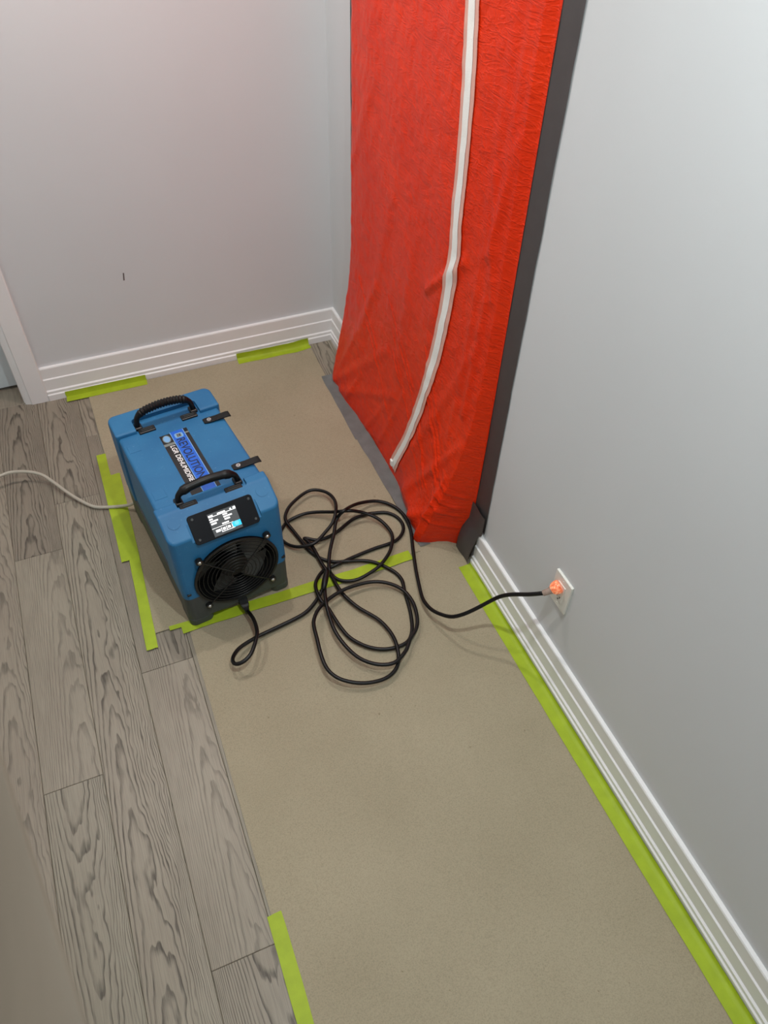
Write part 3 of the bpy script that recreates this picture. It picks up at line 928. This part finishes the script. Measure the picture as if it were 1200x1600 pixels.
# straps with rivets
for y in (0.407, 0.173):
    st = empty('strap', (0.113, y, ZM)); st.parent = dh
    b = bmesh.new()
    rows = []
    for x, z, w in ((-0.018, 0.001, 0.010), (-0.008, 0.002, 0.0125), (0.010, 0.003, 0.0125), (0.024, 0.0045, 0.012), (0.040, 0.007, 0.0125), (0.058, 0.009, 0.013), (0.066, 0.008, 0.013)):
        rows.append([b.verts.new((x, s * w - 0.12 * x, z + q)) for s, q in ((-1, 0), (1, 0), (1, 0.003), (-1, 0.003))])
    for A, B in zip(rows, rows[1:]):
        for k_ in range(4): b.faces.new((A[k_], A[(k_ + 1) % 4], B[(k_ + 1) % 4], B[k_]))
    b.faces.new(rows[0]); b.faces.new(rows[-1][::-1])
    obj('strap_band', b, M['rubber'], st)
    b = bmesh.new(); cyl(b, (0, 0, 0.004), (0, 0, 0.0075), 0.0085, 0.007, n=20)
    rv = obj('rivet', b, M['steel'], st, auto=40)
    b = bmesh.new(); cyl(b, (0, 0, 0.0075), (0, 0, 0.0078), 0.0018, n=10)
    obj('rivet_hole', b, M['black'], st)
# name sticker
SK = empty('name_sticker', (0, 0, ZM)); SK.parent = dh
zs_ = 0.0007
def flat(name, x0, y0, x1, y1, mat, z1=zs_, z0=-0.001):
    return obj(name, new_box((x0, y0, z0), (x1, y1, z1)), mat, SK)
flat('sticker_band', -0.049, 0.128, -0.0145, 0.408, M['stick_black'])
flat('sticker_band', -0.0145, 0.128, 0.0265, 0.412, M['stick_blue'])
flat('sticker_band', 0.0265, 0.128, 0.0395, 0.412, M['stick_black'])
flat('sticker_line', -0.0155, 0.128, -0.0135, 0.412, M['stick_badge'], 0.0009)
flat('sticker_line', 0.0255, 0.128, 0.0275, 0.412, M['stick_badge'], 0.0009)
flat('sticker_wear', -0.049, 0.355, -0.0155, 0.366, M['stick_grey'], 0.0009)
flat('sticker_wear', 0.028, 0.388, 0.0395, 0.394, M['stick_grey'], 0.0009)
b = bmesh.new(); prism(b, [(-0.032 + 0.0125 * math.cos(2 * math.pi * i / 24), 0.387 + 0.0175 * math.sin(2 * math.pi * i / 24)) for i in range(24)], 0, 0.0010)
obj('logo_badge', b, M['stick_grey'], SK)
b = bmesh.new(); prism(b, [(-0.032 + 0.0098 * math.cos(2 * math.pi * i / 24), 0.387 + 0.0145 * math.sin(2 * math.pi * i / 24)) for i in range(24)], 0, 0.0012)
obj('logo_badge', b, M['stick_badge'], SK)
b = bmesh.new(); prism(b, plan(-0.006, 0.377, 0.020, 0.399, 0.006), 0, 0.0010); obj('logo_sign', b, M['stick_badge'], SK)
b = bmesh.new(); prism(b, plan(-0.0005, 0.380, 0.0145, 0.396, 0.002), 0, 0.0012); obj('logo_sign', b, M['stick_grey'], SK)
flat('logo_sign', 0.0025, 0.383, 0.0045, 0.393, M['stick_dark'], 0.0013)
flat('logo_sign', 0.0075, 0.383, 0.0115, 0.393, M['stick_dark'], 0.0013)
def text_mesh(name, s, height, length, x_base, y_start, mat, parent, shear=0.0, z=0.0011, bold=0.0):
    cu = bpy.data.curves.new(name, 'FONT'); cu.body = s; cu.size = 1.0; cu.shear = shear; cu.offset = bold
    to = link(bpy.data.objects.new('text_tmp', cu))
    bpy.context.view_layer.update()
    me = bpy.data.meshes.new_from_object(to.evaluated_get(bpy.context.evaluated_depsgraph_get()))
    bpy.data.objects.remove(to, do_unlink=True)
    xs = [v.co.x for v in me.vertices]; ys = [v.co.y for v in me.vertices]
    x0, x1, y0, y1 = min(xs), max(xs), min(ys), max(ys)
    for v in me.vertices:
        a = (v.co.x - x0) / (x1 - x0) * length; h = (v.co.y - y0) / (y1 - y0) * height
        v.co = (x_base + h, y_start - a, z)
    me.materials.clear(); me.materials.append(mat)
    o = bpy.data.objects.new(name, me); link(o); o.parent = parent
    return o
text_mesh('lettering', 'REVOLUTION', 0.0265, 0.190, -0.0075, 0.372, M['stick_dark'], SK, 0.0, bold=0.016)
text_mesh('lettering', 'LGR DEHUMIDIFIER', 0.0150, 0.184, -0.0340, 0.352, M['stick_white'], SK, 0.15, bold=0.016)
SK['label'] = 'blue and black name sticker'

# ------------------------------------------------------------------ power cord
CORD = [(-778.4,1434.3,35.0),(-770.8,1404.5,42.0),(-765.3,1375.3,48.5),(-764.6,1345.4,54.2),(-767.2,1318.8,58.6),(-772.1,1300.6,61.7),(-780.2,1284.4,63.2),(-792.9,1262.9,63.1),(-807.6,1244.2,61.6),(-823.4,1234.3,58.8),(-838.3,1230.6,55.0),(-850.4,1232.9,50.5),(-858.8,1240.3,45.5),(-861.5,1252.7,40.3),(-858.3,1267.7,35.3),(-847.7,1283.7,30.5),(-831.3,1298.8,26.1),(-808.0,1310.4,22.2),(-784.5,1319.2,18.9),(-772.8,1324.2,16.2),(-758.1,1328.1,14.0),(-725.1,1334.2,12.5),(-686.8,1340.7,11.4),(-651.4,1346.8,10.8),(-620.1,1353.4,10.7),(-599.4,1360.5,10.9),(-582.7,1369.4,11.5),(-564.5,1382.3,12.3),(-547.4,1396.6,13.5),(-533.0,1409.4,17.0),(-521.1,1421.0,21.2),(-511.2,1432.6,25.6),(-506.0,1438.2,30.2),(-509.8,1430.7,34.8),(-517.8,1413.4,39.4),(-527.3,1384.5,44.0),(-536.1,1352.6,47.5),(-540.6,1328.3,46.1),(-543.4,1303.3,44.3),(-546.0,1274.0,42.5),(-546.3,1244.1,40.6),(-542.7,1215.8,38.8),(-536.1,1188.5,37.0),(-526.8,1161.2,35.5),(-515.0,1136.6,34.0),(-500.3,1117.3,32.8),(-483.6,1102.0,31.7),(-465.3,1090.1,30.9),(-446.4,1082.4,30.2),(-428.4,1078.9,29.8),(-409.7,1081.0,29.6),(-387.4,1092.6,28.3),(-366.2,1108.6,26.7),(-351.7,1124.9,25.3),(-338.9,1141.0,24.2),(-322.8,1154.1,23.2),(-307.6,1167.2,22.5),(-296.6,1182.2,21.9),(-287.9,1201.0,21.5),(-279.8,1228.5,21.3),(-275.1,1259.0,21.2),(-276.5,1288.5,21.4),(-283.5,1316.0,21.7),(-297.0,1338.9,22.2),(-315.2,1357.8,23.0),(-336.6,1372.4,24.0),(-361.1,1382.4,25.2),(-388.4,1387.2,26.6),(-416.8,1388.1,28.1),(-444.6,1386.8,29.8),(-471.7,1382.5,31.5),(-497.2,1374.9,33.1),(-521.5,1364.7,34.6),(-545.2,1352.2,37.1),(-566.7,1335.7,40.9),(-584.5,1315.1,44.2),(-597.6,1291.3,46.6),(-603.7,1264.3,48.3),(-606.9,1235.1,48.9),(-611.6,1203.2,48.6),(-614.9,1172.3,47.3),(-615.7,1146.3,45.1),(-612.6,1123.5,42.3),(-603.8,1103.3,38.9),(-589.8,1085.8,35.2),(-569.2,1070.3,31.4),(-545.6,1057.9,27.9),(-522.2,1050.0,24.7),(-498.1,1045.7,22.0),(-473.1,1044.6,19.9),(-449.2,1048.1,18.4),(-428.1,1057.9,17.5),(-410.6,1073.0,17.0),(-398.1,1093.2,17.3),(-389.9,1116.2,18.7),(-385.0,1140.7,20.0),(-382.8,1167.3,18.6),(-384.7,1192.9,17.2),(-389.6,1217.0,16.2),(-395.8,1237.1,15.4),(-405.3,1257.4,15.0),(-421.9,1282.5,14.8),(-439.6,1309.1,14.8),(-452.9,1336.0,14.9),(-463.2,1362.2,15.0),(-469.7,1384.6,15.2),(-473.7,1407.1,15.3),(-476.2,1435.2,15.7),(-476.8,1465.2,10.4),(-480.3,1477.9,11.8),(-484.8,1485.9,16.6),(-488.9,1502.2,20.2),(-491.7,1522.6,20.7),(-493.0,1541.3,21.3),(-494.0,1560.6,21.8),(-495.0,1583.2,21.1),(-496.9,1604.7,20.4),(-501.1,1620.8,20.1),(-505.5,1632.8,19.8),(-509.1,1639.9,19.4),(-510.1,1643.1,18.9),(-506.5,1643.5,17.8),(-498.5,1640.4,16.9),(-485.4,1631.0,15.8),(-467.9,1622.7,14.8),(-444.8,1622.8,13.7),(-420.0,1627.4,12.6),(-397.9,1635.4,11.6),(-375.6,1646.1,10.8),(-350.8,1659.9,10.0),(-325.2,1672.2,9.4),(-299.0,1677.7,9.0),(-274.2,1679.1,8.6),(-253.8,1677.0,8.4),(-235.5,1672.5,8.2),(-217.4,1668.1,8.1),(-201.0,1660.9,8.0),(-186.8,1648.7,8.0),(-175.9,1633.3,8.0),(-169.5,1615.1,7.9),(-167.5,1596.2,7.9),(-170.2,1578.4,7.9),(-177.5,1562.1,7.9),(-190.1,1547.4,7.8),(-205.8,1535.7,7.8),(-221.9,1528.9,7.8),(-241.4,1525.1,7.8),(-267.5,1524.1,7.9),(-296.3,1523.7,7.9),(-325.1,1521.3,7.9),(-354.5,1518.1,7.8),(-385.6,1513.9,7.8),(-416.0,1507.6,10.4),(-443.3,1499.5,15.9),(-464.2,1499.8,10.9),(-480.3,1500.2,8.4),(-494.6,1496.5,8.6),(-510.3,1484.1,11.6),(-524.2,1468.8,15.0),(-534.4,1454.1,18.2),(-541.6,1437.1,21.4),(-545.5,1414.0,24.6),(-546.3,1392.3,25.5),(-544.2,1378.6,23.5),(-540.6,1366.2,21.7),(-536.1,1354.3,20.0),(-531.3,1338.7,18.4),(-527.7,1313.3,16.8),(-523.5,1284.6,15.4),(-518.0,1256.0,14.1),(-510.4,1229.4,12.9),(-499.3,1208.2,11.8),(-485.7,1190.0,10.8),(-469.6,1173.2,10.0),(-451.7,1159.2,9.3),(-432.5,1148.8,8.7),(-412.4,1141.8,8.2),(-391.4,1138.4,7.8),(-371.4,1138.1,7.7),(-354.5,1140.4,7.8),(-339.3,1147.6,7.8),(-325.4,1161.9,7.8),(-313.0,1182.4,7.9),(-302.1,1210.8,7.9),(-293.1,1241.8,7.9),(-287.0,1270.4,7.9),(-282.4,1296.4,7.9),(-278.3,1316.9,7.9),(-274.7,1334.5,7.9),(-270.1,1350.5,7.9),(-267.6,1366.6,7.9),(-269.5,1385.3,8.0),(-276.1,1405.3,8.1),(-289.5,1427.6,8.2),(-305.3,1448.3,8.4),(-319.0,1462.5,9.5),(-333.1,1473.4,10.6),(-348.7,1481.9,11.7),(-366.0,1488.9,12.7),(-386.1,1494.6,14.0),(-407.7,1499.3,16.3),(-428.3,1508.2,12.3),(-448.4,1518.3,9.2),(-467.3,1531.6,8.8),(-483.5,1546.8,9.2),(-495.0,1563.9,9.5),(-503.4,1580.4,10.1),(-509.2,1591.7,10.9),(-513.5,1603.9,11.6),(-517.8,1623.0,12.4),(-522.3,1645.1,13.4),(-528.0,1669.0,14.9),(-533.8,1692.9,16.7),(-539.6,1714.5,18.8),(-543.5,1733.3,21.2),(-543.4,1747.6,22.7),(-539.0,1761.2,23.6),(-529.1,1777.8,24.7),(-514.0,1794.8,25.7),(-492.4,1811.0,26.7),(-468.4,1825.0,27.5),(-445.8,1835.3,28.3),(-424.8,1840.3,29.1),(-407.5,1837.5,30.0),(-392.4,1828.8,31.4),(-378.2,1815.3,33.3),(-367.3,1797.2,36.2),(-361.4,1774.4,40.3),(-360.8,1748.2,45.9),(-366.5,1719.8,53.6),(-377.0,1690.5,61.3),(-389.1,1668.2,58.2),(-403.7,1650.2,51.5),(-421.6,1636.4,46.0),(-441.1,1624.3,41.8),(-460.6,1611.6,38.6),(-479.0,1601.8,36.0),(-493.5,1598.2,33.9),(-507.2,1599.6,30.7),(-523.7,1604.0,27.0),(-539.8,1611.3,23.5),(-553.3,1621.5,20.2),(-564.4,1633.8,17.4),(-572.7,1647.0,15.0),(-578.5,1661.3,13.1),(-582.7,1676.7,11.6),(-582.4,1692.8,10.5),(-573.3,1710.0,9.8),(-560.6,1725.8,9.5),(-549.6,1736.6,9.4),(-536.1,1744.0,10.3),(-515.5,1749.7,12.0),(-493.3,1752.6,14.1),(-474.9,1751.7,16.7),(-457.1,1747.2,20.1),(-437.9,1738.9,24.4),(-418.7,1727.5,30.0),(-400.7,1713.5,37.1),(-381.8,1697.5,46.2),(-359.9,1676.4,63.0),(-334.7,1665.2,67.1),(-310.2,1666.1,53.5),(-289.0,1660.7,43.6),(-267.8,1648.8,35.9),(-249.8,1632.7,30.2),(-237.7,1613.7,26.2),(-230.0,1593.1,23.5),(-225.6,1572.7,21.9),(-225.3,1552.9,21.0),(-229.4,1535.6,20.7),(-237.7,1518.3,20.6),(-250.0,1498.3,20.6),(-266.4,1478.3,20.7),(-288.1,1459.2,20.9),(-311.1,1443.3,20.4),(-331.0,1434.0,18.6),(-351.7,1427.7,17.0),(-376.4,1421.5,15.4),(-400.5,1418.3,13.8),(-420.5,1420.7,12.4),(-437.5,1426.8,10.9),(-452.0,1435.8,9.5),(-463.3,1447.6,8.1),(-470.8,1462.1,7.7),(-475.1,1476.0,10.3),(-479.0,1478.1,26.8),(-473.9,1496.6,26.1),(-462.6,1525.2,27.0),(-447.6,1556.6,29.3),(-430.2,1585.8,31.9),(-413.0,1613.3,35.1),(-400.5,1638.3,39.0),(-389.4,1657.9,44.1),(-378.3,1666.5,52.5),(-368.2,1663.5,69.2),(-352.2,1665.3,78.4),(-325.1,1690.5,57.1),(-301.4,1705.5,43.9),(-277.4,1714.5,34.0),(-249.6,1718.3,26.3),(-222.6,1716.6,20.5),(-200.2,1708.9,16.3),(-181.5,1696.1,13.3),(-166.6,1678.9,11.3),(-155.6,1657.7,10.1),(-148.6,1633.2,9.4),(-146.1,1605.9,9.2),(-148.8,1577.0,9.3),(-155.8,1545.5,9.8),(-167.0,1511.5,10.6),(-180.8,1473.5,11.9),(-195.8,1428.4,13.7),(-210.7,1381.4,16.2),(-224.3,1334.1,19.6),(-235.4,1292.5,23.9),(-242.0,1265.7,29.5),(-245.2,1243.6,36.4),(-245.4,1218.9,44.7),(-242.7,1194.6,54.7),(-236.7,1171.5,66.5),(-229.0,1149.9,80.0),(-222.2,1130.5,95.3),(-213.3,1113.5,112.4),(-199.7,1100.0,131.1),(-183.1,1088.9,151.2),(-162.7,1080.2,172.3),(-142.5,1072.2,194.2),(-126.5,1063.6,216.4),(-113.1,1053.2,238.5),(-103.2,1038.8,260.3),(-94.0,1021.8,281.3),(-82.7,1001.7,301.7),(-71.1,981.6,321.3),(-60.4,964.5,340.3),(-50.0,948.3,359.0)]
cord = tag(empty('power_cord', (-0.55, 1.25, 0.0)), 'black power cord coiled on the brown board and plugged into the wall', 'power cord')
pts = [Vector(p) / 1000.0 for p in CORD]
for p in pts: p.z = max(p.z + 0.0035, 0.0118)
IEC = Vector((MX, MY, 0)) + Matrix.Rotation(MTH, 3, 'Z') @ Vector((0.004, L0, 0.037))
pts[0] = IEC + Vector((0.002, -0.045, -0.004))
dense = spline(pts, 2)
b = bmesh.new(); tube(b, dense, 0.0060, 10)
child(obj('cable', b, M['rubber'], smooth=True), cord)
b = bmesh.new()
d = (pts[0] - IEC).normalized()
secs = [(IEC + Vector((0, 0.012, 0)), 0.014, 0.010), (IEC, 0.014, 0.010), (IEC + d * 0.022, 0.013, 0.009), (IEC + d * 0.030, 0.009, 0.007), (pts[0] + d * 0.004, 0.0065, 0.0065)]
rows = [[b.verts.new(c + Vector((sx * w, 0, sz * h))) for sx, sz in ((-1, -1), (1, -1), (1, 1), (-1, 1))] for c, w, h in secs]
for A, B in zip(rows, rows[1:]):
    for k_ in range(4): b.faces.new((A[k_], A[(k_ + 1) % 4], B[(k_ + 1) % 4], B[k_]))
b.faces.new(rows[0]); b.faces.new(rows[-1][::-1])
bmesh.ops.bevel(b, geom=b.edges[:], offset=0.0015, segments=1, affect='EDGES')
child(obj('connector', b, M['black']), cord)
# hook-and-loop cable tie lying over the crossing
tie = [(-0.4946, 1.4548, 0.062),(-0.5067, 1.4335, 0.06),(-0.5187, 1.4124, 0.058),(-0.5283, 1.3982, 0.05)]
b = bmesh.new(); tube(b, spline(tie, 5), 0.009, 8, False, [0.005 + 0.005 * math.sin(math.pi * min(1, 0.25 + 0.6 * i / 15)) for i in range(16)])
child(obj('cable_tie', b, M['rubber'], smooth=True), cord)
# lit plug
PE = pts[-1]
dp = (Vector((0.0, 0.942, 0.383)) - PE); 
b = bmesh.new()
back = pts[-1] - pts[-3]; back.normalize()
q0, q1, q2 = PE - back * 0.004, PE + dp * 0.28, PE + dp * 0.42
tube(b, [q0, PE + dp * 0.12, q1, q2], 0.009, 14, False, [0.0082, 0.0088, 0.0095, 0.012])
sl = child(obj('strain_relief', b, mat_plain('smoky_clear_sleeve', srgb(150, 130, 118), 0.25)), cord)
b = bmesh.new()
c1, c2 = PE + dp * 0.36, Vector((-0.0085, 0.942, 0.383))
tube(b, [c1, c1.lerp(c2, 0.25), c1.lerp(c2, 0.6), c1.lerp(c2, 0.85), c2], 0.02, 16, False, [0.010, 0.0165, 0.019, 0.019, 0.0165])
child(obj('plug', b, M['plug'], auto=40), cord)['label'] = 'glowing orange plug'

# ------------------------------------------------------------------ wall outlet
ol = tag(empty('wall_outlet', (0.0, 0.937, 0.36)), 'white wall outlet holding the glowing orange plug', 'outlet')
obj('cover_plate', new_box((-0.0068, -0.0375, -0.0585), (0.001, 0.0375, 0.0585), 0.0022, 3), M['plate'], ol)
b = bmesh.new(); box(b, (-0.0085, -0.0165, -0.033), (-0.004, 0.0165, 0.033), 0.001, 2)
insert = obj('receptacle', b, M['plate'], ol)
for zc_ in (-0.019,):
    for yy, hh in ((-0.0063, 0.0085), (0.0063, 0.007)):
        obj('slot', new_box((-0.0089, yy - 0.0011, zc_ + 0.002 - hh / 2), (-0.008, yy + 0.0011, zc_ + 0.002 + hh / 2)), M['slot'], insert)
    b = bmesh.new(); cyl(b, (-0.008, 0, zc_ - 0.009), (-0.0089, 0, zc_ - 0.009), 0.0024, n=12)
    obj('slot', b, M['slot'], insert)
for zc_ in (-0.045, 0.045):
    b = bmesh.new(); cyl(b, (-0.0065, 0, zc_), (-0.0078, 0, zc_), 0.0028, 0.002, n=12)
    obj('screw', b, M['plate'], ol, auto=50)

# ------------------------------------------------------------------ drain hose
HOSE = [(-2.05, 2.20, 0.009), (-1.85, 2.25, 0.012), (-1.70, 2.275, 0.025), (-1.563, 2.273, 0.04), (-1.493, 2.269, 0.05), (-1.427, 2.283, 0.055), (-1.39, 2.289, 0.055), (-1.336, 2.277, 0.05), (-1.291, 2.251, 0.042), (-1.255, 2.202, 0.033), (-1.22, 2.147, 0.024), (-1.18, 2.095, 0.015), (-1.143, 2.058, 0.0105), (-1.095, 2.038, 0.0105), (-1.056, 2.024, 0.014), (-1.028, 2.000, 0.034), (-1.005, 1.985, 0.055), (-0.985, 1.980, 0.062)]
b = bmesh.new(); tube(b, spline(HOSE, 6), 0.0058, 10)
hose = obj('drain_hose', b, M['clear'], smooth=True)
tag(hose, 'thin clear drain hose crossing bare planks to the dehumidifier', 'hose')

# ------------------------------------------------------------------ stair handrail close to the camera
hr = tag(empty('stair_handrail', (-1.06, -0.1, 0.0)), 'grey-brown wooden handrail, blurred in the near left corner', 'handrail')
HZ = 1.42
A_, B_ = Vector((-1.1283, 0.370, HZ)), Vector((-1.0935, 0.170, HZ))     # right-hand edge of the rail top
dv = (A_ - B_).normalized(); sv_ = Vector((-dv.y, dv.x, 0))
P0, P1 = B_ - dv * 1.0, A_ + dv * 0.55
b = bmesh.new()
sec = [(0.034, -0.045), (0.022, -0.030), (0.010, -0.017), (0.003, -0.009), (0.0, -0.004), (0.003, -0.001), (0.012, 0.0), (0.088, 0.0), (0.097, -0.001), (0.100, -0.004), (0.097, -0.009), (0.080, -0.030), (0.066, -0.045)]
R0 = [b.verts.new(P0 + sv_ * a + Vector((0, 0, h))) for a, h in sec]
R1 = [b.verts.new(P1 + sv_ * a + Vector((0, 0, h))) for a, h in sec]
for i in range(len(sec)): b.faces.new((R0[i], R0[(i + 1) % len(sec)], R1[(i + 1) % len(sec)], R1[i]))
b.faces.new(R0); b.faces.new(R1[::-1])
child(obj('rail', b, M['rail'], auto=30), hr)
for s in (0.28, 0.80):
    c = P0 + dv * (1.0 - s) + sv_ * 0.05
    b = new_box((c.x - 0.03, c.y - 0.03, 0.0), (c.x + 0.03, c.y + 0.03, HZ - 0.044), 0.004)
    child(obj('post', b, M['trim']), hr)
